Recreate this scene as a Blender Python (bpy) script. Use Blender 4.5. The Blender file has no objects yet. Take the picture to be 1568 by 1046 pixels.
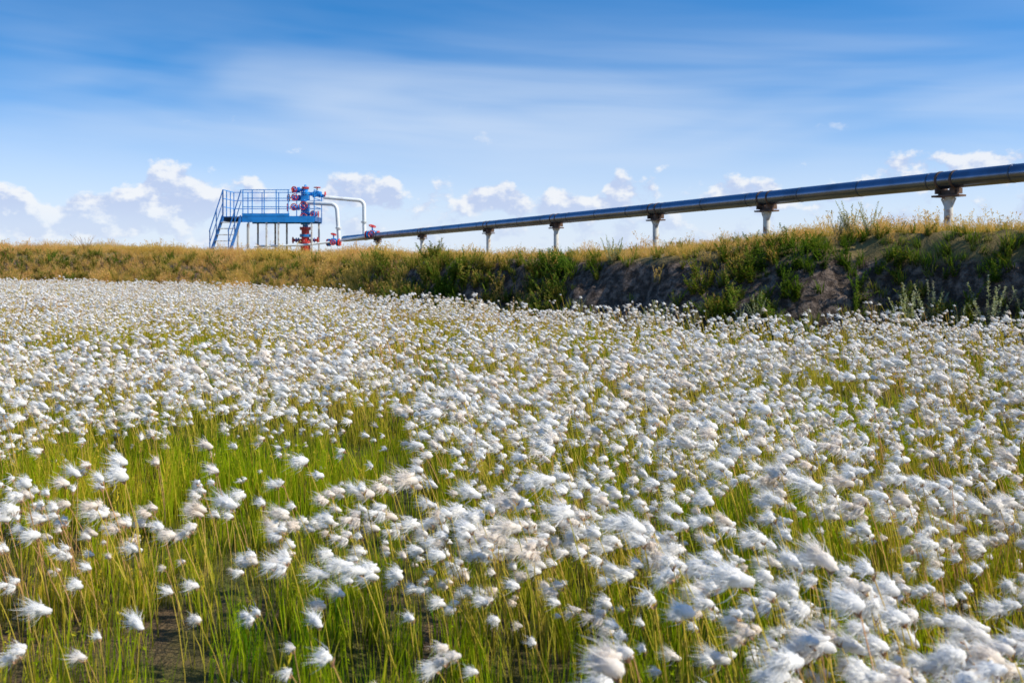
import bpy, math, random
import numpy as np
from mathutils import Vector, Matrix
rng = np.random.default_rng(7)
random.seed(7)
scene = bpy.context.scene
scene.view_settings.view_transform = 'Standard'
scene.view_settings.look = 'None'
scene.view_settings.exposure = 0

SUN_AZ, SUN_EL = math.radians(108), math.radians(41)

# ------------------------------------------------------------------ noise
_T = np.random.default_rng(3).random((256, 256))
def vnoise(x, y):
    xi = np.floor(x).astype(int); yi = np.floor(y).astype(int)
    fx = x-xi; fy = y-yi
    fx = fx*fx*(3-2*fx); fy = fy*fy*(3-2*fy)
    a = _T[xi & 255, yi & 255]; b = _T[(xi+1) & 255, yi & 255]
    c = _T[xi & 255, (yi+1) & 255]; d = _T[(xi+1) & 255, (yi+1) & 255]
    return (a*(1-fx)+b*fx)*(1-fy)+(c*(1-fx)+d*fx)*fy
def fbm(x, y, o=4):
    s = 0; a = .5; t = 0
    for i in range(o):
        s = s+a*vnoise(x*2**i+17*i, y*2**i+31*i); t += a; a *= .5
    return s/t
def sstep(a, b, x):
    t = np.clip((x-a)/(b-a), 0, 1); return t*t*(3-2*t)

# ------------------------------------------------------------------ terrain
BX = np.array([-3000, -200, -40, -17, -10.5, -6.5, -4.0, -1.45, 1.8, 5.35, 12, 40, 200, 3000.])
BY = np.array([200, 60, 41, 33, 29.5, 25.5, 21.0, 16.3, 12.7, 10.4, 6.5, -8, -60, -400.])
_gx = np.arange(-60, 60, .1)
_gy = np.interp(_gx, BX, BY)
_k = np.hanning(31); _k /= _k.sum()
_gys = np.convolve(np.pad(_gy, 15, mode='edge'), _k, mode='valid')
_gys[:20] = _gy[:20]; _gys[-20:] = _gy[-20:]
_gd = np.gradient(_gys, _gx)
def base_s(x, y):
    inside = (x > -59) & (x < 59)
    yb = np.where(inside, np.interp(x, _gx, _gys), np.interp(x, BX, BY))
    d = np.where(inside, np.interp(x, _gx, _gd), -.35)
    s = (y-yb)/np.sqrt(1+d*d)
    return s+(fbm(x*.45+40, y*.45+9, 3)-.5)*.9
def height(x, y):
    x = np.asarray(x, float); y = np.asarray(y, float)
    s = base_s(x, y)
    w = 1.2+2.1*sstep(-1.5, -7, x)
    pl = 1.07+.31*sstep(1.0, 5.0, x)+.22*sstep(-5, -15, x)+.15*sstep(30, 42, y)+.08*(fbm(x*.6, y*.6, 3)-.5)
    ramp = sstep(0, 1, s/w)
    rough = np.clip(ramp*(1-ramp)*4, 0, 1)
    steep = sstep(-6, -1, x)
    z = pl*ramp
    z = z+rough*steep*((fbm(x*2.2, y*2.2, 4)-.5)*.55+(fbm(x*7, y*7, 3)-.5)*.24)
    z = z+(fbm(x*1.1+5, y*1.1, 4)-.5)*.07*(1-ramp)+ramp*steep*(fbm(x*2.5, y*2.5, 3)-.5)*.14
    return z

def new_mesh_obj(name, V, F, mats, smooth=False, mi=None, link=True):
    me = bpy.data.meshes.new(name)
    me.from_pydata([tuple(v) for v in V], [], F)
    for m in mats: me.materials.append(m)
    if mi is not None: me.polygons.foreach_set('material_index', np.array(mi, dtype=np.int32))
    if smooth: me.polygons.foreach_set('use_smooth', np.ones(len(me.polygons), dtype=bool))
    me.update()
    ob = bpy.data.objects.new(name, me)
    if link: scene.collection.objects.link(ob)
    return ob

# ------------------------------------------------------------------ materials
class NT:
    def __init__(s, tree): s.t = tree; tree.nodes.clear()
    def n(s, typ, **kw):
        nd = s.t.nodes.new(typ)
        for k, v in kw.items(): setattr(nd, k, v)
        return nd
    def l(s, a, b): s.t.links.new(a, b)
    def inp(s, sock, v):
        if v is None: return
        if hasattr(v, 'is_output'): s.l(v, sock)
        else: sock.default_value = v
    def m(s, op, a, b=None, c=None, clamp=False):
        nd = s.n('ShaderNodeMath', operation=op); nd.use_clamp = clamp
        s.inp(nd.inputs[0], a); s.inp(nd.inputs[1], b); s.inp(nd.inputs[2], c)
        return nd.outputs[0]
    def mix(s, f, a, b, blend='MIX'):
        nd = s.n('ShaderNodeMix', data_type='RGBA', blend_type=blend)
        s.inp(nd.inputs[0], f)
        for sk, v in ((nd.inputs[6], a), (nd.inputs[7], b)):
            if isinstance(v, (tuple, list)) and len(v) == 3: v = (*v, 1)
            s.inp(sk, v)
        return nd.outputs[2]
    def noise(s, vec, scale, detail=4, rough=.5, dist=0.):
        nd = s.n('ShaderNodeTexNoise'); s.inp(nd.inputs['Vector'], vec)
        nd.inputs['Scale'].default_value = scale; nd.inputs['Detail'].default_value = detail
        nd.inputs['Roughness'].default_value = rough; nd.inputs['Distortion'].default_value = dist
        return nd.outputs['Fac']
    def ss(s, v, a, b):
        nd = s.n('ShaderNodeMapRange', interpolation_type='SMOOTHSTEP')
        s.inp(nd.inputs[0], v); nd.inputs[1].default_value = a; nd.inputs[2].default_value = b
        return nd.outputs[0]

def newmat(name):
    m = bpy.data.materials.new(name); m.use_nodes = True
    return m, NT(m.node_tree)

def foliage_mat(name, root, c1, c2, c3, trans=.45, nscale=.8, shift=0.):
    m, t = newmat(name)
    out = t.n('ShaderNodeOutputMaterial')
    at = t.n('ShaderNodeAttribute', attribute_name='blade')
    sep = t.n('ShaderNodeSeparateColor'); t.l(at.outputs['Color'], sep.inputs[0])
    geo = t.n('ShaderNodeNewGeometry')
    nz = t.noise(geo.outputs['Position'], nscale, 1, .6)
    v = t.m('ADD', t.m('MULTIPLY', sep.outputs[0], .62), t.m('MULTIPLY', t.m('SUBTRACT', nz, .30+shift), 1.35))
    a = t.mix(t.ss(v, .1, .5), c1, c2)
    b = t.mix(t.ss(v, .60, 1.), a, c3)
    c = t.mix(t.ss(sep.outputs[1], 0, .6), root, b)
    d = t.n('ShaderNodeBsdfDiffuse'); t.l(c, d.inputs[0])
    tr = t.n('ShaderNodeBsdfTranslucent')
    t.l(t.mix(1., c, (1.3, 1.25, .65), 'MULTIPLY'), tr.inputs[0])
    mx = t.n('ShaderNodeMixShader'); mx.inputs[0].default_value = trans
    t.l(d.outputs[0], mx.inputs[1]); t.l(tr.outputs[0], mx.inputs[2]); t.l(mx.outputs[0], out.inputs[0])
    return m

M_grass = foliage_mat('meadow_grass', (.09, .10, .01), (.08, .23, .006), (.35, .45, .012), (.70, .52, .06), .5, .9, 0.)  # first colour darkens the blade roots, painting shade into the gaps between them
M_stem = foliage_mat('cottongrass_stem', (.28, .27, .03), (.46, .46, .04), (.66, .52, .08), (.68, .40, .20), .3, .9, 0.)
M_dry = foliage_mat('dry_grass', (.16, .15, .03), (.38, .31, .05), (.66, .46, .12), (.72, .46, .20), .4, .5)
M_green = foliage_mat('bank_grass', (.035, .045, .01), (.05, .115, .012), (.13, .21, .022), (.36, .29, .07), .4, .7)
M_mug = foliage_mat('mugwort_leaf', (.14, .18, .08), (.28, .34, .18), (.40, .43, .27), (.50, .47, .32), .35, 2.)
M_fire = foliage_mat('dry_weed', (.11, .07, .04), (.22, .13, .06), (.30, .18, .10), (.36, .16, .12), .3, 2.)

def cotton_mat():
    m, t = newmat('cotton')
    out = t.n('ShaderNodeOutputMaterial')
    oi = t.n('ShaderNodeObjectInfo')
    c = t.mix(t.ss(oi.outputs['Random'], .5, 1.), (.98, .965, .93), (.95, .86, .75))
    d = t.n('ShaderNodeBsdfDiffuse'); t.l(c, d.inputs[0])
    tr = t.n('ShaderNodeBsdfTranslucent'); t.l(c, tr.inputs[0])
    mx = t.n('ShaderNodeMixShader'); mx.inputs[0].default_value = .40
    t.l(d.outputs[0], mx.inputs[1]); t.l(tr.outputs[0], mx.inputs[2]); t.l(mx.outputs[0], out.inputs[0])
    return m
M_cotton = cotton_mat()

def simple(name, col, rough=.5, metal=0., var=.25, nscale=12., col2=None, th=(.45, .7), bump=0., spec=.5):
    m, t = newmat(name)
    out = t.n('ShaderNodeOutputMaterial')
    p = t.n('ShaderNodeBsdfPrincipled')
    tc = t.n('ShaderNodeNewGeometry')
    nz = t.noise(tc.outputs['Position'], nscale, 5, .6)
    c2 = col2 if col2 else tuple(x*(1-var) for x in col)
    c = t.mix(t.ss(nz, *th), col, c2)
    t.l(c, p.inputs['Base Color'])
    p.inputs['Roughness'].default_value = rough; p.inputs['Metallic'].default_value = metal
    p.inputs['Specular IOR Level'].default_value = spec
    if bump:
        b = t.n('ShaderNodeBump'); b.inputs['Strength'].default_value = bump; b.inputs['Distance'].default_value = .01
        t.l(nz, b.inputs['Height']); t.l(b.outputs[0], p.inputs['Normal'])
    t.l(p.outputs[0], out.inputs[0])
    return m
def matte(name, col):
    m, t = newmat(name); out = t.n('ShaderNodeOutputMaterial'); d = t.n('ShaderNodeBsdfDiffuse')
    oi = t.n('ShaderNodeObjectInfo'); t.l(t.mix(oi.outputs['Random'], col, tuple(x*.6 for x in col)), d.inputs[0]); t.l(d.outputs[0], out.inputs[0])
    return m
M_bract = matte('bract', (.55, .34, .20))
M_blue = simple('blue_paint', (.015, .27, .72), .4, var=.3, nscale=3)
M_navy = simple('dark_blue_paint', (.02, .12, .36), .45, var=.3, nscale=3)
M_red = simple('red_paint', (.62, .04, .03), .4, var=.4, nscale=6)
M_white = simple('white_pipe_paint', (.74, .78, .78), .4, var=.2, nscale=3)
M_steel = simple('weathered_steel', (.66, .66, .61), .6, .0, col2=(.30, .17, .10), nscale=6, th=(.50, .66), bump=.3)
M_rust = simple('rusty_steel', (.15, .09, .06), .7, .2, var=.5, nscale=9, bump=.4)
M_clad = simple('pipe_cladding', (.19, .235, .34), .26, .9, col2=(.13, .155, .22), nscale=1.2, bump=.05)
M_seam = simple('cladding_seam', (.10, .12, .16), .4, .7)

def ground_mat():
    m, t = newmat('ground_soil')
    out = t.n('ShaderNodeOutputMaterial'); p = t.n('ShaderNodeBsdfPrincipled')
    g = t.n('ShaderNodeNewGeometry')
    sep = t.n('ShaderNodeSeparateXYZ'); t.l(g.outputs['Position'], sep.inputs[0])
    n1 = t.noise(g.outputs['Position'], 1.3, 4, .6); n2 = t.noise(g.outputs['Position'], 9, 6, .68)
    n3 = t.noise(g.outputs['Position'], 60, 3, .6)
    soil = t.mix(t.ss(n2, .40, .70), (.06, .043, .033), (.29, .22, .175))
    moss = t.mix(n3, (.05, .055, .012), (.15, .14, .035))
    field = t.mix(t.ss(n1, .45, .6), moss, t.mix(n2, (.08, .06, .03), (.22, .14, .08)))
    top = t.mix(n3, (.16, .13, .04), (.34, .25, .11))
    hz = sep.outputs[2]
    c = t.mix(t.ss(hz, .1, .35), field, soil)
    c = t.mix(t.ss(t.m('ADD', hz, t.m('MULTIPLY', n1, .3)), 1.14, 1.28), c, top)
    t.l(c, p.inputs['Base Color']); p.inputs['Roughness'].default_value = .9
    p.inputs['Specular IOR Level'].default_value = .2
    b = t.n('ShaderNodeBump'); b.inputs['Strength'].default_value = 1.; b.inputs['Distance'].default_value = .09
    t.l(t.m('ADD', n2, t.m('MULTIPLY', n3, .3)), b.inputs['Height']); t.l(b.outputs[0], p.inputs['Normal'])
    t.l(p.outputs[0], out.inputs[0])
    return m
M_ground = ground_mat()

def axis(lo, hi, step, far):
    core = np.arange(lo, hi, step); g = []; d = step; x = hi
    while x < far: g.append(x); d *= 1.25; x += d
    g.append(far); h = []; d = step; x = lo-step
    while x > -far: h.append(x); d *= 1.25; x -= d
    h.append(-far)
    return np.concatenate([np.array(h[::-1]), core, np.array(g)])
ax = axis(-20, 12, .09, 3000); ay = axis(0, 42, .09, 3000)
X, Y = np.meshgrid(ax, ay); Z = height(X, Y)
nx, ny = len(ax), len(ay)
V = np.stack([X.ravel(), Y.ravel(), Z.ravel()], 1)
i = np.arange((ny-1)*(nx-1)); r = i//(nx-1); c = i % (nx-1); q = r*nx+c
F = np.stack([q, q+1, q+nx+1, q+nx], 1)
me = bpy.data.meshes.new('ground'); me.vertices.add(len(V)); me.vertices.foreach_set('co', V.ravel())
me.loops.add(F.size); me.loops.foreach_set('vertex_index', F.ravel().astype(np.int32))
me.polygons.add(len(F)); me.polygons.foreach_set('loop_start', (np.arange(len(F))*4).astype(np.int32))
me.polygons.foreach_set('use_smooth', np.ones(len(F), dtype=bool))
me.update(calc_edges=True); me.validate(); me.materials.append(M_ground)
scene.collection.objects.link(bpy.data.objects.new('ground', me))

# ------------------------------------------------------------------ prototypes
class PB:
    def __init__(s): s.V = []; s.F = []; s.M = []; s.C = []
    def strip(s, P, W, side, rnd, mat=0, t0=0., t1=1.):
        n = len(P); b = len(s.V)
        for k in range(n):
            t = t0+(t1-t0)*k/(n-1)
            if k < n-1:
                s.V += [P[k]-side*W[k], P[k]+side*W[k]]; s.C += [(rnd, t, 0, 1)]*2
            else:
                s.V += [P[k]]; s.C += [(rnd, t, 0, 1)]
        for k in range(n-2):
            s.F.append((b+2*k, b+2*k+1, b+2*k+3, b+2*k+2)); s.M.append(mat)
        s.F.append((b+2*n-4, b+2*n-3, b+2*n-2)); s.M.append(mat)
    def tri(s, a, b_, c, rnd, mat=0, t=1.):
        b = len(s.V); s.V += [a, b_, c]; s.C += [(rnd, t, 0, 1)]*3; s.F.append((b, b+1, b+2)); s.M.append(mat)
    def tube(s, P, R, rnd, mat=0, sides=3):
        b = len(s.V); n = len(P)
        for k in range(n):
            for j in range(sides):
                a = 2*math.pi*j/sides
                s.V.append(P[k]+np.array([math.cos(a), math.sin(a), 0])*R[k]); s.C.append((rnd, k/(n-1), 0, 1))
        for k in range(n-1):
            for j in range(sides):
                j2 = (j+1) % sides
                s.F.append((b+k*sides+j, b+k*sides+j2, b+(k+1)*sides+j2, b+(k+1)*sides+j)); s.M.append(mat)
    def blob(s, c, ax_, r_long, r_s, mat, seg=6, rings=5, rg=None):
        ax_ = ax_/np.linalg.norm(ax_)
        u = np.cross(ax_, [0.3, .9, .1]); u /= np.linalg.norm(u); v = np.cross(ax_, u)
        b = len(s.V)
        for i in range(rings+1):
            th = math.pi*i/rings
            for j in range(seg):
                ph = 2*math.pi*j/seg+i*.4
                f = 1+(rg.random()-.5)*.3
                s.V.append(c+ax_*r_long*math.cos(th)*f+(u*math.cos(ph)+v*math.sin(ph))*r_s*math.sin(th)*f)
                s.C.append((.5, 1, 0, 1))
        for i in range(rings):
            for j in range(seg):
                j2 = (j+1) % seg
                s.F.append((b+i*seg+j, b+i*seg+j2, b+(i+1)*seg+j2, b+(i+1)*seg+j)); s.M.append(mat)
    def obj(s, name, mats, smooth=True):
        ob = new_mesh_obj(name, s.V, s.F, mats, smooth, s.M, link=False)
        at = ob.data.color_attributes.new('blade', 'FLOAT_COLOR', 'POINT')
        at.data.foreach_set('color', np.array(s.C, dtype=np.float32).ravel())
        return ob

def nrm(v): return v/(np.linalg.norm(v)+1e-9)

def tuft(pb, tip, rg, L, nf, fw, core, droop=0., trail=.18, stretch=1.):
    """silky head: lumpy core whose surface is brushed over by wind-combed hairs"""
    w = nrm(np.array([-1, rg.normal()*.25, -.08+rg.random()*.28-droop]))
    up = nrm(np.array([rg.normal()*.15-.2, rg.normal()*.15, 1-droop]))
    cc = tip+w*L*.22*stretch+up*L*.22
    hi = nf > 70
    pb.blob(cc, nrm(w+up*.25), L*.42*core*stretch, L*.27*core, 1, 10 if hi else 6, 8 if hi else 4, rg)
    cs = [(cc, L*.34*core)]
    if hi:
        for k in range(4):
            o = nrm(rg.normal(size=3)+w*.7*stretch+up*.2)*L*.23
            pb.blob(cc+o, nrm(w+rg.normal(size=3)*.35), L*.24*stretch, L*.13, 1, 7, 5, rg); cs.append((cc+o, L*.17))
    for k in range(nf):
        c0, r0 = cs[int(rg.integers(0, len(cs)))]
        d = nrm(w*.2+up*.15+rg.normal(size=3))
        tr_ = rg.random() < trail
        st = c0+d*r0*.7
        g = nrm(d*.45+w*1.0+rg.normal(size=3)*.22)
        l = L*(.24+.28*rg.random())*(2.2 if tr_ else 1.)
        p1 = st+nrm(d*.6+g)*l*.5; p2 = p1+g*l*.6
        side = nrm(np.cross(g, rg.normal(size=3)))
        pb.strip([st, p1, p2], [fw*.9, fw, 0], side, rg.random(), 1)
    for k in range(6):
        a = rg.random()*6.28; o = np.array([math.cos(a), math.sin(a), 0])
        pb.tri(tip+o*.0022-np.array([0, 0, .009]), tip-o*.0022+np.array([0, 0, -.007]), tip+o*.010+w*.004+np.array([0, 0, .004]), .8, 2)

def cotton_plant(name, seed, lod):
    rg = np.random.default_rng(seed); pb = PB()
    h = .36; lean = np.array([-.03-rg.random()*.04, rg.normal()*.02, 0])
    P = [lean*(t**2)+np.array([0, 0, h*t]) for t in (0, .4, .75, 1)]
    if lod < 2: pb.tube(P, [.0016, .0014, .0012, .001], rg.random())
    else: pb.tube([P[0], P[2], P[3]], [.0022, .002, .0016], rg.random())
    tip = P[-1]
    nf, fw = [(340, .00038), (110, .0008), (18, .0024)][lod]
    kind = seed % 5
    if kind < 2:
        tuft(pb, tip, rg, .037+.010*rg.random(), nf, fw, 1., 0, [.10, .35][kind], [1.05, 1.4][kind])
    elif kind == 3:
        for k in range(3):
            o = np.array([-.013*k+.008*rg.normal(), rg.normal()*.012, -.012*k+.008*rg.normal()])
            pb.tube([tip-np.array([0, 0, .02]), tip+o], [.0008, .0007], .9)
            tuft(pb, tip+o, rg, .026+.006*rg.random(), nf//2, fw, .85, .35)
    elif kind == 2:
        tuft(pb, tip, rg, .030+.006*rg.random(), int(nf*.8), fw, .9, 0, .2, 1.15)
    else:
        tuft(pb, tip, rg, .023+.005*rg.random(), int(nf*.6), fw, .8, 0, .15)
    if lod < 2:
        for k in range(2):
            t = .3+.3*rg.random(); p = lean*t*t+np.array([0, 0, h*t]); a = rg.random()*6.28
            o = np.array([math.cos(a), math.sin(a), 0])
            pb.strip([p, p+o*.02+np.array([0, 0, .05]), p+o*.05+np.array([0, 0, .085])], [.0014, .001, 0], np.array([-o[1], o[0], 0]), rg.random()*.5)
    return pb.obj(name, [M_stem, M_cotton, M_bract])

def clump(name, seed, n, h0, h1, rad, w, bend, mats, seedhead=0., wind=.2, sh=1.):
    rg = np.random.default_rng(seed); pb = PB()
    for k in range(n):
        a = rg.random()*6.28; r = rad*math.sqrt(rg.random())
        o = np.array([math.cos(a)*r, math.sin(a)*r, -.01])
        h = h0+(h1-h0)*rg.random(); yaw = rg.random()*6.28
        dr = np.array([math.cos(yaw)-wind*2, math.sin(yaw), 0])*bend*h*(.3+rg.random())
        pts = [o+dr*(t**2)+np.array([0, 0, h*t*(1-.12*t*bend)]) for t in (0, .5, 1.)]
        s = np.array([-math.sin(yaw), math.cos(yaw), 0]); ww = w*(.6+.8*rg.random()); rd = rg.random()
        pb.strip(pts, [ww*.8, ww, 0], s, rd)
        if rg.random() < seedhead:
            for q in range(14):
                t = .68+.34*rg.random(); p = o+dr*t*t+np.array([0, 0, h*t])
                e = (rg.normal(size=3)*.010+np.array([-.008, 0, .012]))*sh
                pb.tri(p, p+e, p+e*.6+rg.normal(size=3)*.005*sh, min(1, rd+.3))
    return pb.obj(name, mats, False)

def weed(name, seed, n, h, mats, leaf=.03, spread=.10):
    rg = np.random.default_rng(seed); pb = PB()
    for k in range(n):
        a = rg.random()*6.28; o = np.array([math.cos(a), math.sin(a), 0])*spread*.3*rg.random()
        hh = h*(.55+.5*rg.random()); ln = np.array([math.cos(a), math.sin(a), 0])*spread*(.3+rg.random()) + np.array([-.03, 0, 0])
        f = lambda t: o+ln*t**1.4+np.array([0, 0, hh*t-.02])
        pb.tube([f(0), f(.5), f(1)], [.003, .002, .001], rg.random())
        nl = int(hh/.0065)
        for q in range(nl):
            t = (q+rg.random())/nl; p = f(t); aa = rg.random()*6.28
            e = np.array([math.cos(aa), math.sin(aa), .35+.5*t])*leaf*(1.15-.8*t)*(.6+.7*rg.random())
            s = np.array([-math.sin(aa), math.cos(aa), 0])*leaf*.16
            pb.strip([p, p+e*.6, p+e-np.array([0, 0, leaf*.2])], [.001, leaf*.2, 0], nrm(s), rg.random(), 0, .7, 1)
    return pb.obj(name, mats, False)

def coll(name, obs):
    c = bpy.data.collections.new(name)
    for o in obs: c.objects.link(o)
    return c
C_c0 = coll('cottongrass_near_kinds', [cotton_plant('cotton_a%02d' % k, k, 0) for k in range(15)])
C_c1 = coll('cottongrass_mid_kinds', [cotton_plant('cotton_b%02d' % k, 50+k, 1) for k in range(15)])
C_c2 = coll('cottongrass_far_kinds', [cotton_plant('cotton_c%02d' % k, 80+k, 2) for k in range(15)])
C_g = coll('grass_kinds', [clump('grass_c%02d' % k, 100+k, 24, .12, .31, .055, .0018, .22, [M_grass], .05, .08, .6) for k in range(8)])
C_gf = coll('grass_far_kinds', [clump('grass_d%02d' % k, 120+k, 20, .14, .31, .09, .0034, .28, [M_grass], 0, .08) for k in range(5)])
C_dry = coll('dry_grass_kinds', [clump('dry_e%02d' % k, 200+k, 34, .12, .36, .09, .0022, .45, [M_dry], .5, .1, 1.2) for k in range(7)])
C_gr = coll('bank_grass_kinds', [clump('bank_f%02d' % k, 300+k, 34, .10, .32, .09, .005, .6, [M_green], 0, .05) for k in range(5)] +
            [weed('bank_g%02d' % k, 320+k, 7, .36, [M_green], .06, .15) for k in range(5)])

def scatter(name, P, rot, scl, idx, collection):
    me = bpy.data.meshes.new(name); me.vertices.add(len(P)); me.vertices.foreach_set('co', P.astype(np.float32).ravel())
    a = me.attributes.new('rot', 'FLOAT_VECTOR', 'POINT'); a.data.foreach_set('vector', rot.astype(np.float32).ravel())
    a = me.attributes.new('scl', 'FLOAT', 'POINT'); a.data.foreach_set('value', scl.astype(np.float32))
    a = me.attributes.new('idx', 'INT', 'POINT'); a.data.foreach_set('value', idx.astype(np.int32))
    ob = bpy.data.objects.new(name, me); scene.collection.objects.link(ob)
    ng = bpy.data.node_groups.new(name+'_scatter', 'GeometryNodeTree')
    ng.interface.new_socket('Geometry', in_out='INPUT', socket_type='NodeSocketGeometry')
    ng.interface.new_socket('Geometry', in_out='OUTPUT', socket_type='NodeSocketGeometry')
    N = ng.nodes; L = ng.links
    gi = N.new('NodeGroupInput'); go = N.new('NodeGroupOutput'); ip = N.new('GeometryNodeInstanceOnPoints')
    ci = N.new('GeometryNodeCollectionInfo'); ci.inputs['Collection'].default_value = collection
    ci.inputs['Separate Children'].default_value = True; ci.inputs['Reset Children'].default_value = True
    def na(nm, dt):
        n = N.new('GeometryNodeInputNamedAttribute'); n.data_type = dt; n.inputs['Name'].default_value = nm
        return [o for o in n.outputs if o.enabled and o.name == 'Attribute'][0]
    er = N.new('FunctionNodeEulerToRotation')
    L.new(gi.outputs[0], ip.inputs['Points']); L.new(ci.outputs[0], ip.inputs['Instance'])
    ip.inputs['Pick Instance'].default_value = True
    L.new(na('idx', 'INT'), ip.inputs['Instance Index'])
    L.new(na('rot', 'FLOAT_VECTOR'), er.inputs[0]); L.new(er.outputs[0], ip.inputs['Rotation'])
    L.new(na('scl', 'FLOAT'), ip.inputs['Scale']); L.new(ip.outputs[0], go.inputs[0])
    md = ob.modifiers.new('scatter', 'NODES'); md.node_group = ng
    return ob

def sample(x0, x1, y0, y1, dens):
    n = int((x1-x0)*(y1-y0)*dens)
    return rng.uniform(x0, x1, n), rng.uniform(y0, y1, n)
def frus(x, y, m=1.2): return np.abs(x) < .56*y+m

def ell(x, y, cx, cy, rx, ry): return np.exp(-((x-cx)/rx)**2-((y-cy)/ry)**2)
def thin(x, y):
    """sparse greener strip from the left middle down toward the bottom centre"""
    return np.clip(1.8*ell(x, y, -1.0, 3.95, .78, .66)+.9*ell(x, y, -1.8, 3.3, .75, .5)+.85*ell(x, y, -1.15, 2.5, .45, .32)+.55*ell(x, y, -2.6, 4.9, .8, .4)+.7*ell(x, y, -.35, 2.25, .30, .35)+.6*ell(x, y, -.75, 1.75, .4, .35), 0, 1)
def cdens(x, y):
    n = fbm(x*1.5+3, y*1.5+8, 4); n2 = fbm(x*5+1, y*5, 2)
    d = .85+.15*sstep(2.2, 5.0, y)
    d = d*(.16+1.3*sstep(.36, .60, n))*(.36+1.25*n2)
    d = d*(1-.95*thin(x, y))
    d = d*(1-.6*ell(x, y, .75, 3.2, .3, .25))*(1-.6*ell(x, y, -5.2, 9.5, 2.2, 1.6))*(1-.6*ell(x, y, 1.3, 4.2, .5, .3))*(1-.5*ell(x, y, .5, 5.6, .6, .3))
    d = d*(1-.3*sstep(-.6, -2.2, x)*sstep(8, 4, y))
    return np.clip(d, 0, 1)
def cotton_scatter(name, ylo, yhi, xr, dens, C):
    x, y = sample(-xr, xr, ylo, yhi, dens)
    k = frus(x, y) & (base_s(x, y) < .25) & (rng.random(len(x)) < cdens(x, y))
    x, y = x[k], y[k]; n = len(x)
    sc = np.clip(rng.normal(.92, .19, n), .45, 1.35)*(.78+.42*fbm(x*2, y*2, 2))
    rot = np.stack([rng.normal(0, .09, n), rng.normal(-.03, .10, n), rng.normal(0, .45, n)], 1)
    P = np.stack([x, y, height(x, y)-.01], 1)
    return scatter(name, P, rot, sc, rng.integers(0, 15, n), C)
cotton_scatter('cottongrass', .9, 3.2, 3.2, 400, C_c0)
cotton_scatter('cottongrass_meadow', 3.2, 7.5, 5.6, 270, C_c1)
cotton_scatter('cottongrass_meadow_far', 7.5, 36, 22, 195, C_c2)

def grass_scatter(name, ylo, yhi, xr, dens, C, nk):
    x, y = sample(-xr, xr, ylo, yhi, dens)
    n1 = fbm(x*1.7+9, y*1.7, 3)
    bare = np.clip(ell(x, y, -1.2, 2.55, .34, .18)*1.2+.5*ell(x, y, -1.9, 3.1, .3, .2), 0, 1)
    k = frus(x, y, 1.) & (base_s(x, y) < .4) & (rng.random(len(x)) < (.14+.95*n1)*(1-.9*bare))
    x, y = x[k], y[k]; n = len(x)
    lush = ell(x, y, -1.15, 4.1, 1.2, .9)
    sc = rng.uniform(.5, 1.05, n)*(.55+.70*fbm(x*1.2, y*1.2, 2))*(1+.30*lush)
    rot = np.stack([rng.normal(0, .08, n), rng.normal(0, .08, n), rng.uniform(-3, 3, n)], 1)
    return scatter(name, np.stack([x, y, height(x, y)], 1), rot, sc, rng.integers(0, nk, n), C)
grass_scatter('meadow_grass', .9, 6, 4.8, 170, C_g, 8)
grass_scatter('meadow_grass_far', 6, 36, 22, 44, C_gf, 5)

# bank vegetation
x, y = sample(-24, 15, 5, 48, 75)
s = base_s(x, y); w = 1.2+2.1*sstep(-1.5, -7, x)
rel = s/w
nn = fbm(x*.9+12, y*.9+4, 3); nf = fbm(x*3, y*3, 2)
left = sstep(.5, -5, x)
soil = np.clip(1.8*ell(x, y, 1.4, 13.5, .95, 1.3)+.8*ell(x, y, 4.05, 12.1, .45, .5)+.5*ell(x, y, -.6, 15.9, .35, .6), 0, 1)*sstep(-.02, .10, rel)*sstep(1.05, .8, rel)
ok = (s > -.15) & (s < 7) & frus(x, y, 3.)
crest = sstep(.75, 1.0, rel)
pd = np.clip(left*.95+crest*.9+.50*sstep(.46, .66, nn), 0, 1)*(1-.95*soil)*(.5+.8*nf)
pd = np.where(s > w*1.5, pd*.5, pd)*.85
kd = ok & (rng.random(len(x)) < pd)
n = kd.sum(); xd, yd = x[kd], y[kd]
rot = np.stack([rng.normal(0, .14, n), rng.normal(-.05, .14, n), rng.uniform(-3, 3, n)], 1)
sd = rng.uniform(.35, 1.0, n)*(.4+1.0*nn[kd]); sd = np.where(rng.random(n) < .09, sd*1.55, sd)
sd = sd*(1-.38*sstep(-5, 0, xd)*crest[kd]*(1-.6*sstep(3.5, 5.5, xd)))
scatter('dry_grass', np.stack([xd, yd, height(xd, yd)-.01], 1), rot, sd, rng.integers(0, 7, n), C_dry)
pg = np.clip((1-left*.82)*(1-crest*.75)*(.7+.9*sstep(.3, .6, nf)), 0, 1)*(1-.97*soil)
pg = np.where(rel > 1.3, pg*.2, pg)
kg = ok & (rng.random(len(x)) < pg)
n = kg.sum(); xg, yg = x[kg], y[kg]
rot = np.stack([rng.normal(0, .2, n), rng.normal(0, .2, n), rng.uniform(-3, 3, n)], 1)
big = 1-.5*ell(xg, yg, 1.4, 13.0, 1.0, 1.0)-.35*ell(xg, yg, .6, 14.2, .6, .8)
scatter('bank_grass', np.stack([xg, yg, height(xg, yg)-.01], 1), rot, rng.uniform(.4, 1.1, n)*(.6+.8*fbm(xg*1.5, yg*1.5+7, 2))*(1-.4*crest[kg])*big, rng.integers(0, 10, n), C_gr)

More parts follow.
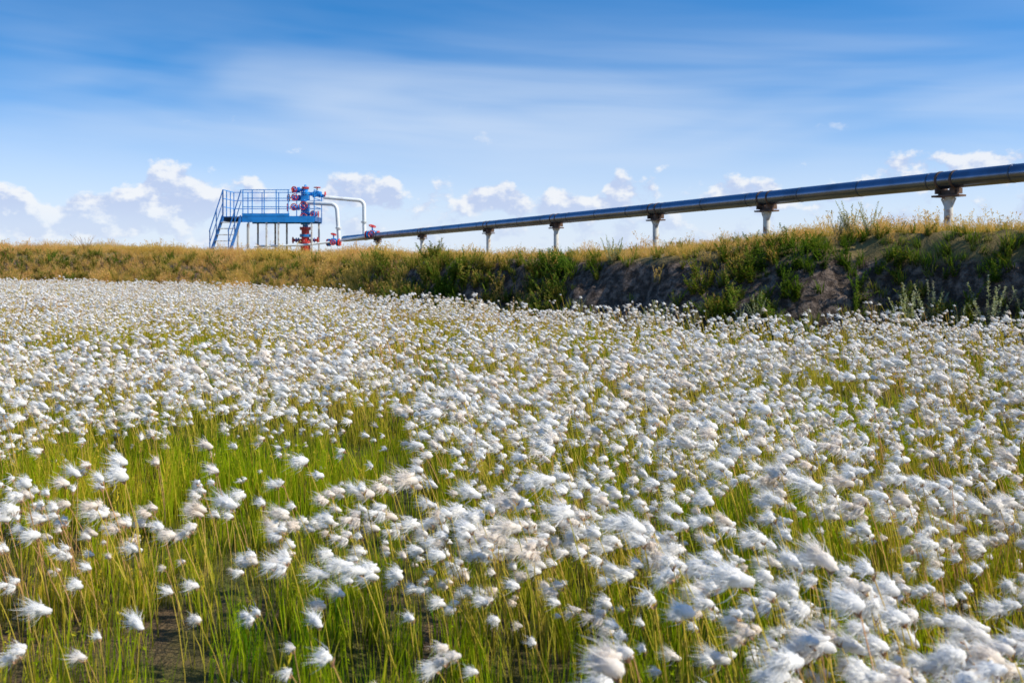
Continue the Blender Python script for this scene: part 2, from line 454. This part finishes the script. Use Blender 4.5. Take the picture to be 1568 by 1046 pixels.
mug = [weed('mugwort_plant_mesh%d' % k, 500+k, 11, .55, [M_mug], .05, .16) for k in range(3)]
spots = [(1.75, 12.9, 1.0), (1.95, 12.9, .9), (1.62, 13.0, .7), (4.55, 11.35, 1.4), (4.8, 11.4, 1.15), (4.3, 11.2, 1.0), (5.25, 10.95, 1.3),
         (5.6, 10.85, 1.0), (2.75, 12.1, .85), (.95, 14.2, .5), (4.4, 12.9, 1.0), (4.6, 12.8, .9), (1.45, 14.6, .8), (3.4, 11.7, .8), (6.4, 11.2, .8),
         (3.0, 12.2, .8), (3.9, 11.5, .8), (-.1, 14.4, .6), (-1.1, 16.2, .65), (2.3, 12.5, .7), (5.0, 11.1, .9), (3.95, 11.25, .7), (4.25, 13.0, .7), (1.55, 14.7, .7)]
for k, (px, py, sc) in enumerate(spots):
    o = bpy.data.objects.new('mugwort_plant', mug[k % 3].data); scene.collection.objects.link(o)
    o.location = (px, py, float(height(px, py))-.02); o.scale = (sc,)*3; o.rotation_euler = (0, 0, k*1.3)
dw = weed('dry_shrub', 600, 16, .5, [M_fire], .03, .35)
for px, py, sc in [(-15.4, 36, 1.4), (-17.5, 37, .8), (-9.9, 34, .7)]:
    o = bpy.data.objects.new('dry_shrub', dw.data); scene.collection.objects.link(o)
    o.location = (px, py, float(height(px, py))-.02); o.scale = (sc,)*3
fw_ = weed('fireweed', 620, 5, .5, [M_fire], .035, .10)
for px, py, sc in [(3.55, 11.3, .9), (4.0, 11.0, 1.0), (4.9, 10.5, 1.), (5.3, 10.35, .9), (4.4, 10.9, .8), (2.6, 12.0, .8)]:
    o = bpy.data.objects.new('fireweed_plant', fw_.data); scene.collection.objects.link(o)
    o.location = (px, py, float(height(px, py))-.02); o.scale = (sc,)*3; o.rotation_euler = (0, 0, px*9)

# ------------------------------------------------------------------ hard-surface builder
class HB:
    def __init__(s): s.V = []; s.F = []; s.M = []
    def cyl(s, a, b, r, m, r2=None, n=14, cap=True):
        a = Vector(a); b = Vector(b); r2 = r if r2 is None else r2
        d = (b-a).normalized(); u = d.orthogonal().normalized(); v = d.cross(u); k = len(s.V)
        for p, rr in ((a, r), (b, r2)):
            for j in range(n):
                t = 2*math.pi*j/n; s.V.append(p+(u*math.cos(t)+v*math.sin(t))*rr)
        for j in range(n): s.F.append((k+j, k+(j+1) % n, k+n+(j+1) % n, k+n+j)); s.M.append(m)
        if cap: s.F.append(tuple(range(k+n-1, k-1, -1))); s.M.append(m); s.F.append(tuple(range(k+n, k+2*n))); s.M.append(m)
    def box(s, c, sz, m, R=None):
        c = Vector(c); R = R or Matrix.Identity(3); k = len(s.V)
        for dx in (-.5, .5):
            for dy in (-.5, .5):
                for dz in (-.5, .5): s.V.append(c+R@Vector((dx*sz[0], dy*sz[1], dz*sz[2])))
        for f in ((0, 1, 3, 2), (4, 6, 7, 5), (0, 4, 5, 1), (2, 3, 7, 6), (0, 2, 6, 4), (1, 5, 7, 3)):
            s.F.append(tuple(k+q for q in f)); s.M.append(m)
    def beam(s, a, b, w, h, m):
        a = Vector(a); b = Vector(b); d = b-a; x = d.normalized()
        y = Vector((0, 0, 1)).cross(x)
        if y.length < .01: y = Vector((0, 1, 0))
        y.normalize(); z = x.cross(y); R = Matrix((x, y, z)).transposed()
        s.box((a+b)/2, (d.length, w, h), m, R)
    def path(s, pts, r, m, bend=.2, n=14, seg=7):
        pts = [Vector(p) for p in pts]; out = [pts[0]]
        for i in range(1, len(pts)-1):
            a = (pts[i-1]-pts[i]); b = (pts[i+1]-pts[i]); q = min(bend, a.length*.45, b.length*.45)
            p0 = pts[i]+a.normalized()*q; p2 = pts[i]+b.normalized()*q
            for k in range(seg+1):
                t = k/seg; out.append(p0*(1-t)**2+pts[i]*2*t*(1-t)+p2*t*t)
        out.append(pts[-1]); k0 = len(s.V); u = None
        for i, p in enumerate(out):
            d = (out[min(i+1, len(out)-1)]-out[max(i-1, 0)]).normalized()
            u = d.orthogonal().normalized() if u is None else (u-d*u.dot(d)).normalized()
            v = d.cross(u)
            for j in range(n):
                t = 2*math.pi*j/n; s.V.append(p+(u*math.cos(t)+v*math.sin(t))*r)
        for i in range(len(out)-1):
            for j in range(n):
                s.F.append((k0+i*n+j, k0+i*n+(j+1) % n, k0+(i+1)*n+(j+1) % n, k0+(i+1)*n+j)); s.M.append(m)
    def wheel(s, c, ax_, R, m, r=.014):
        ax_ = Vector(ax_).normalized(); u = ax_.orthogonal().normalized(); v = ax_.cross(u); c = Vector(c)
        pts = [c+(u*math.cos(t)+v*math.sin(t))*R for t in [2*math.pi*k/16 for k in range(17)]]
        for a, b in zip(pts[:-1], pts[1:]): s.cyl(a, b, r, m, n=6)
        for k in range(4):
            s.cyl(c, pts[k*4], r*.7, m, n=5)
        s.cyl(c-ax_*.02, c+ax_*.03, .03, m, n=8)
    def obj(s, name, mats, loc=(0, 0, 0)):
        ob = new_mesh_obj(name, s.V, s.F, mats, True, s.M)
        ob.location = loc
        try: ob.data.set_sharp_from_angle(angle=math.radians(35))
        except Exception: pass
        return ob

def pz(Y): return 1.05+float(np.interp(Y, [4, 14.5, 23, 37, 48], [1.32, 1.29, 1.20, 1.09, 1.02]))
def pX(Y): return 14.42-.48*Y
PR = .138
h = HB()
ys = [2, 8, 14.5, 19, 23, 27.5, 32, 37, 42, 46.3]
h.path([(pX(v), v, pz(v)) for v in ys], PR, 0, bend=.8, n=32, seg=3)
dirv = Vector((-.48, 1, -.01)).normalized()
v = 2.5
while v < 46:
    c = Vector((pX(v), v, pz(v))); h.cyl(c-dirv*.012, c+dirv*.012, PR+.004, 1, n=32); v += 1.35
h.obj('oil_pipeline', [M_clad, M_seam])

perp = Vector((.9, .433, 0)).normalized()
for k, Yp in enumerate([11.6, 15.7, 19.6, 23.1, 27.5, 31.6, 37.0, 41.8]):
    x0, y0 = pX(Yp), Yp; zt = pz(Yp)-PR; g = float(height(x0, y0))-.25
    h = HB(); rp = .068
    h.cyl((0, 0, g), (0, 0, zt-.13), rp, 0, n=18)
    h.cyl((0, 0, zt-.16), (0, 0, zt-.13), rp+.03, 0, n=18)
    d2 = Vector((dirv.x, dirv.y, 0)).normalized(); R = Matrix((d2, perp, Vector((0, 0, 1)))).transposed()
    h.box((0, 0, zt-.115), (.46, .24, .03), 1, R)
    h.box((0, 0, zt-.06), (.36, .05, .08), 1, R)
    for sg in (-1, 1):
        h.box(d2*sg*.14+Vector((0, 0, zt-.035)), (.03, .26, .09), 1, R)
        c = d2*sg*.14+Vector((0, 0, zt+PR)); h.cyl(c-d2*.02, c+d2*.02, PR+.008, 1, n=28)
        p = d2*sg*.13+Vector((0, 0, zt-.15)); h.beam(p, Vector((d2.x*sg*.05, d2.y*sg*.05, zt-.30)), .02, .03, 0)
        p = perp*sg*.1+Vector((0, 0, zt-.14)); h.beam(p, Vector((0, 0, zt-.27)), .02, .03, 0)
    h.obj('pipe_support', [M_steel, M_rust], (x0, y0, 0))

# ---- service platform
U = 44/1524
OX, OY = (430-784)*U, 44.0; GZ = 1.30
def lx(px): return (px-430)*U
DZ = 1.05+(400-333)*U-GZ
h = HB()
xl, xr = lx(350), lx(487); yf, yb = -.85, .85; xs = lx(379)
B, S, N_ = 0, 1, 2
h.box(((xl+xr)/2, 0, DZ-.02), (xr-xl, yb-yf, .04), N_)
for yy in (yf, yb): h.box(((xs+xr)/2, yy, DZ-.12), (xr-xs, .06, .27), B)
h.box(((xl+xs)/2, yb, DZ-.10), (xs-xl, .06, .18), N_)
for xx in (xl, xr): h.box((xx, 0, DZ-.11), (.06, yb-yf-.07, .2), N_)
for xx in (lx(372), lx(388), lx(415), lx(433), lx(483)):
    for yy in (yf+.04, yb-.04):
        h.box((xx, yy, (DZ-.26)/2-.2), (.07, .07, DZ-.26+.4), S)
h.beam((lx(388), yf+.04, .1), (lx(372), yb-.04, DZ-.3), .04, .04, N_)
RH = 1.15
posts = [lx(380), lx(394), lx(412), lx(430), lx(448)]
for xx in posts: h.box((xx, yf, DZ+RH/2), (.035, .035, RH), B)
for xx in [xl, lx(372), lx(394), lx(420), lx(448), xr]: h.box((xx, yb, DZ+RH/2), (.035, .035, RH), B)
for yy in (-.3, .3): h.box((xl, yy, DZ+RH/2), (.035, .035, RH), B)
h.box((xr, yf, DZ+RH/2), (.035, .035, RH), B)
h.box((xl, yf, DZ+RH/2), (.05, .05, RH), N_)
for zz in (RH, RH*.68, RH*.36):
    h.beam((xs, yf, DZ+zz), (lx(450), yf, DZ+zz), .03, .03, B)
    h.beam((xl, yb, DZ+zz), (xr, yb, DZ+zz), .03, .03, B)
    h.beam((xl, yf, DZ+zz), (xl, yb, DZ+zz), .03, .03, B)
    h.beam((xr, yf, DZ+zz), (xr, yb, DZ+zz), .03, .03, B)
h.box(((xs+lx(450))/2, yf-.035, DZ+.07), (lx(450)-xs, .01, .12), B)
t0, t1 = Vector((xl, yf, DZ)), Vector((xs-.05, yf, DZ)); off = Vector((-.22, -1.2, -DZ-.1))
for a in (t0, t1):
    h.beam(a, a+off, .05, .17, N_)
    h.beam(a+Vector((0, 0, RH)), a+off+Vector((0, 0, RH*.95)), .035, .035, N_)
    h.beam(a+Vector((0, 0, RH*.55)), a+off+Vector((0, 0, RH*.5)), .025, .025, N_)
    h.beam(a+off*.97, a+off*.97+Vector((0, 0, RH)), .035, .035, N_)
    h.beam(a+off*.5, a+off*.5+Vector((0, 0, RH)), .035, .035, N_)
for k in range(1, 7):
    c = (t0+t1)/2+off*(k/6.6); h.box(c, ((t1-t0).length-.04, .22, .035), S)
h.obj('service_platform', [M_blue, M_steel, M_navy], (OX, OY, GZ))

# ---- wellhead
h = HB(); Bl, Rd, Wh, St = 0, 1, 2, 3
def zz(py): return 1.05+(400-py)*U-GZ
def flange(z, r=.2, m=0, t=.05):
    h.cyl((0, 0, z-t), (0, 0, z-.006), r, m, n=20); h.cyl((0, 0, z+.006), (0, 0, z+t), r, m, n=20)
    for k in range(8):
        a = k*math.pi/4; p = Vector((math.cos(a)*(r-.03), math.sin(a)*(r-.03), z)); h.cyl(p-Vector((0, 0, t+.03)), p+Vector((0, 0, t+.03)), .014, St, n=6)
h.cyl((0, 0, -.4), (0, 0, zz(372)), .22, Rd, n=20)
flange(zz(371), .30, Rd, .05)
h.cyl((0, 0, zz(370)), (0, 0, zz(352)), .17, Rd, n=20)
flange(zz(361), .25, Bl); flange(zz(350), .25, Rd)
h.cyl((0, 0, zz(350)), (0, 0, zz(286)), .12, Bl, n=20)
for py in (342, 327, 322, 309, 296): flange(zz(py), .20, Bl)
for py in (334, 316, 303): h.box((0, 0, zz(py)), (.34, .30, .26), Bl)
flange(zz(288), .16, Rd, .04); h.cyl((0, 0, zz(288)), (0, 0, zz(283)), .08, Bl, .04, n=14)
def arm(py, sgn, L, wheel_r=.16, yaw=0.):
    d = Vector((math.cos(yaw)*sgn, math.sin(yaw), 0)); z = Vector((0, 0, zz(py)))
    h.cyl(z+d*.12, z+d*L, .065, Bl, n=14)
    for q in (.26, .30, .52, .56):
        if q < L: h.cyl(z+d*(q-.014), z+d*(q+.014), .13, Bl, n=16)
    h.box(z+d*.41, (.18, .18, .22), Bl)
    h.cyl(z+d*L, z+d*(L+.18), .025, St, n=8); h.wheel(z+d*(L+.16), d, wheel_r, Rd, .02)
    f = z+d*.41; h.cyl(f, f+Vector((0, -.26, 0)), .05, Bl, n=10); h.cyl(f+Vector((0, -.26, 0)), f+Vector((0, -.42, 0)), .02, St, n=8)
    h.wheel(f+Vector((0, -.41, 0)), (0, -1, 0), wheel_r*.9, Rd, .02)
arm(303, -1, .62, yaw=.15); arm(318, -1, .62, yaw=-.2); arm(328, 1, .40, .13, yaw=.1); arm(291, -1, .40, .13)
for py in (334, 316):
    h.cyl((0, -.15, zz(py)), (0, -.42, zz(py)), .03, St, n=8); h.wheel((0, -.42, zz(py)), (0, -1, 0), .17, Rd, .02)
zt = zz(297)
h.cyl((.12, 0, zt), (.9, 0, zz(301)), .07, Bl, n=14)
for q in (.35, .42, .62, .69, .88): h.cyl((q-.018, 0, zt-.03), (q+.018, 0, zt-.03), .135, Bl if q < .8 else Rd, n=16)
h.box((.52, 0, zt-.01), (.2, .2, .24), Bl); h.cyl((.52, 0, zt), (.52, 0, zt+.3), .03, St, n=8); h.wheel((.52, 0, zt+.28), (0, 0, 1), .14, Rd, .02)
for sg in (-1, 1):
    h.cyl((0, 0, zz(368)), (sg*.5, 0, zz(368)), .06, Rd, n=12); h.wheel((sg*.55, 0, zz(368)), (sg, 0, 0), .13, Rd, .02)
    for q in (.3, .4): h.cyl((sg*q-.015, 0, zz(368)), (sg*q+.015, 0, zz(368)), .11, Bl, n=14)
h.obj('oil_wellhead', [M_blue, M_red, M_white, M_steel], (lx(467)+OX, OY+.1, GZ))

def wx(px): return (px-430)*U+OX
h = HB()
zc = lambda py: 1.05+(400-py)*U
h.path([(wx(495), OY+.1, zc(302)), (wx(556), OY+.3, zc(307)), (wx(556.5), OY+.3, zc(366)), (wx(576), OY-1.2, zc(364))], .085, 0, .28, 16)
h.path([(wx(470), OY-.1, zc(311)), (wx(518), OY-.4, zc(314)), (wx(522), OY-.4, zc(372))], .085, 0, .28, 16)
h.path([(wx(396), OY-.7, zc(378)), (wx(470), OY-.7, zc(376)), (wx(520), OY-.5, zc(370)), (wx(572), OY-1.4, zc(363))], .05, 0, .3, 12)
for px, py, y_ in ((556, 340, .3), (521, 350, -.4)):
    for dz in (-.02, .02): h.cyl((wx(px), OY+y_, zc(py)+dz-.012), (wx(px), OY+y_, zc(py)+dz+.012), .14, 0, n=16)
h.obj('flow_line_pipes', [M_white])
def valve(x, y, z, R=.14):
    h = HB(); d = Vector((.9, -.3, 0)).normalized()
    h.cyl(-d*.28, d*.28, .09, 0, n=16)
    for q in (-.28, -.2, .2, .28): h.cyl(d*(q-.018), d*(q+.018), .16, 1 if abs(q) > .25 else 0, n=16)
    h.box((0, 0, .06), (.2, .2, .24), 0); h.cyl((0, 0, .15), (0, 0, .36), .03, 0, n=8); h.wheel((0, 0, .36), (.3, -.3, 1), R, 1, .022)
    h.wheel((0, -.22, 0), (0, -1, 0), R, 1, .022); h.cyl((0, 0, 0), (0, -.22, 0), .03, 0, n=8)
    h.obj('gate_valve', [M_blue, M_red], (x, y, z))
valve(wx(578), OY-1.6, zc(361)); valve(wx(514), OY-.5, zc(372), .11)

# ------------------------------------------------------------------ sun
S = Vector((math.sin(SUN_AZ)*math.cos(SUN_EL), math.cos(SUN_AZ)*math.cos(SUN_EL), math.sin(SUN_EL)))
ld = bpy.data.lights.new('sun', 'SUN'); ld.energy = 5.0; ld.angle = math.radians(.5); ld.color = (1, .925, .78)
lo = bpy.data.objects.new('sun', ld); scene.collection.objects.link(lo); lo.rotation_euler = (-S).to_track_quat('-Z', 'Y').to_euler()
lo.location = S*50

# ------------------------------------------------------------------ sky
w = bpy.data.worlds.new('World'); scene.world = w; w.use_nodes = True
t = NT(w.node_tree)
out = t.n('ShaderNodeOutputWorld'); bg = t.n('ShaderNodeBackground'); t.l(bg.outputs[0], out.inputs[0])
STR = .15; bg.inputs[1].default_value = STR
tc = t.n('ShaderNodeTexCoord'); sx = t.n('ShaderNodeSeparateXYZ'); t.l(tc.outputs['Generated'], sx.inputs[0])
az = t.m('ARCTAN2', sx.outputs[0], sx.outputs[1]); el = t.m('ARCSINE', sx.outputs[2])
zc_ = t.m('MULTIPLY', t.m('MAXIMUM', sx.outputs[2], 0), 2.0)
cv = t.n('ShaderNodeCombineXYZ'); t.l(sx.outputs[0], cv.inputs[0]); t.l(sx.outputs[1], cv.inputs[1]); t.l(t.m('ADD', zc_, .03), cv.inputs[2])
nv = t.n('ShaderNodeVectorMath', operation='NORMALIZE'); t.l(cv.outputs[0], nv.inputs[0])
sky = t.n('ShaderNodeTexSky', sky_type='NISHITA'); sky.sun_disc = False
sky.sun_elevation = SUN_EL; sky.sun_rotation = SUN_AZ; sky.air_density = 1.0; sky.dust_density = .6; sky.ozone_density = 2.5
t.l(nv.outputs[0], sky.inputs[0])
hs = t.n('ShaderNodeHueSaturation'); hs.inputs['Saturation'].default_value = 1.42; hs.inputs['Value'].default_value = 1.32
t.l(sky.outputs[0], hs.inputs['Color'])
col = hs.outputs[0]
def vec(a, b, c=0.):
    n = t.n('ShaderNodeCombineXYZ')
    for i_, v_ in enumerate((a, b, c)): t.inp(n.inputs[i_], v_)
    return n.outputs[0]
K = 1/STR
def C(r, g, b): return (r*K, g*K, b*K, 1)
def g2(a, e, ra, re, amp):
    u = t.m('DIVIDE', t.m('SUBTRACT', az, a), ra); x_ = t.m('DIVIDE', t.m('SUBTRACT', el, e), re)
    q = t.m('ADD', t.m('MULTIPLY', u, u), t.m('MULTIPLY', x_, x_))
    return t.m('MULTIPLY', t.m('EXPONENT', t.m('MULTIPLY', q, -1.)), amp)
e2 = t.m('ADD', el, t.m('MULTIPLY', az, .06))
cir = t.noise(vec(t.m('MULTIPLY', az, 1.4), t.m('MULTIPLY', e2, 8)), 1.5, 3, .48, .7)
cir2 = t.noise(vec(t.m('MULTIPLY', az, 3), t.m('MULTIPLY', e2, 34)), 1.6, 3, .5, .5)
veil = t.m('ADD', g2(.06, .145, .62, .058, .75), .08)
cm = t.m('MULTIPLY', t.ss(t.m('ADD', t.m('MULTIPLY', cir, .85), t.m('MULTIPLY', cir2, .15)), .25, .70), veil, clamp=True)
col = t.mix(cm, col, C(.72, .82, .96))
haze = t.m('MULTIPLY', t.ss(el, .18, .0), .92)
col = t.mix(haze, col, C(.74, .81, .94))
stops = [(-40, 300, 345, .6), (0, 290, 345, 1), (35, 300, 348, .95), (70, 325, 362, .6), (115, 300, 352, .85), (160, 302, 350, 1), (205, 285, 345, 1), (235, 250, 330, 1),
         (272, 244, 325, 1), (305, 268, 335, .85), (345, 262, 312, .75), (385, 270, 308, .7), (430, 285, 320, .3), (480, 280, 320, .35), (510, 264, 306, .95), (550, 266, 306, 1),
         (592, 264, 308, .95), (625, 285, 320, .35), (685, 272, 312, .6), (735, 282, 316, .9), (778, 272, 316, 1), (812, 295, 325, .4), (858, 280, 324, .9), (900, 300, 328, .6),
         (947, 262, 308, 1), (985, 275, 312, .7), (1040, 290, 320, .35), (1120, 268, 306, .85), (1168, 274, 310, .85), (1230, 285, 320, .3), (1385, 240, 285, .95), (1430, 242, 285, .85)]
rp_ = t.n('ShaderNodeValToRGB'); cr = rp_.color_ramp; cr.interpolation = 'EASE'
fr = t.m('FRACT', t.m('DIVIDE', t.m('ADD', az, .56), 1.05))
t.l(fr, rp_.inputs[0])
for k, (px, T_, B_, A_) in enumerate(stops):
    pos = (math.atan((px-784)/1524)+.56)/1.05
    if k < 2: e_ = cr.elements[k]; e_.position = pos
    else: e_ = cr.elements.new(pos)
    e_.color = ((400-T_)/1524*5, (400-B_)/1524*5, A_, 1)
sp = t.n('ShaderNodeSeparateColor'); t.l(rp_.outputs[0], sp.inputs[0])
top_ = t.m('MULTIPLY', sp.outputs[0], .2); bot_ = t.m('MULTIPLY', sp.outputs[1], .2)
hh_ = t.m('DIVIDE', t.m('SUBTRACT', el, bot_), t.m('SUBTRACT', top_, bot_))
body = t.m('MULTIPLY', t.ss(hh_, 1.35, .55), t.ss(hh_, -.55, .15))
tot = t.m('MULTIPLY', body, sp.outputs[2])
tot = t.m('ADD', tot, t.m('ADD', g2(-.035, .120, .018, .009, .85), g2(.30, .128, .030, .006, .75)))
lowband = t.m('MULTIPLY', t.m('MULTIPLY', t.ss(el, .080, .035), t.ss(el, -.01, .02)), .46)
base = t.m('ADD', t.m('MULTIPLY', tot, .80), lowband)
def cn(da, de):
    return t.noise(vec(t.m('ADD', az, da), t.m('ADD', t.m('MULTIPLY', el, 1.35), de), 3.3), 30, 5, .56)
n0 = cn(0, 0); n1 = cn(.006, .012)
dens = t.m('ADD', n0, t.m('MULTIPLY', t.m('SUBTRACT', base, .5), .42))
mask = t.ss(dens, .455, .60)
lit = t.ss(t.m('ADD', t.m('ADD', t.m('SUBTRACT', n0, n1), t.m('MULTIPLY', t.m('SUBTRACT', hh_, .45), .09)), t.m('MULTIPLY', t.m('SUBTRACT', .60, dens), .2)), -.09, .10)
cc = t.mix(lit, C(.52, .61, .85), C(.96, .955, .96))
fade = t.m('MULTIPLY', mask, t.m('ADD', .45, t.m('MULTIPLY', t.ss(el, .03, .06), .32)))
fade = t.m('MULTIPLY', fade, t.m('SUBTRACT', 1., t.m('MULTIPLY', t.ss(el, .108, .118), .62)))
fade = t.m('MULTIPLY', fade, t.ss(el, .160, .135))
col = t.mix(fade, col, cc)
t.l(col, bg.inputs[0])

# ------------------------------------------------------------------ camera
cd = bpy.data.cameras.new('camera'); cd.lens = 35; cd.sensor_width = 36; cd.clip_end = 8000; cd.clip_start = .05
cd.shift_y = -(523-400)/1568
cd.dof.use_dof = True; cd.dof.focus_distance = 6.0; cd.dof.aperture_fstop = 7.1
co = bpy.data.objects.new('camera', cd); scene.collection.objects.link(co)
co.location = (0, 0, 1.05); co.rotation_euler = (math.pi/2, 0, 0)
scene.camera = co
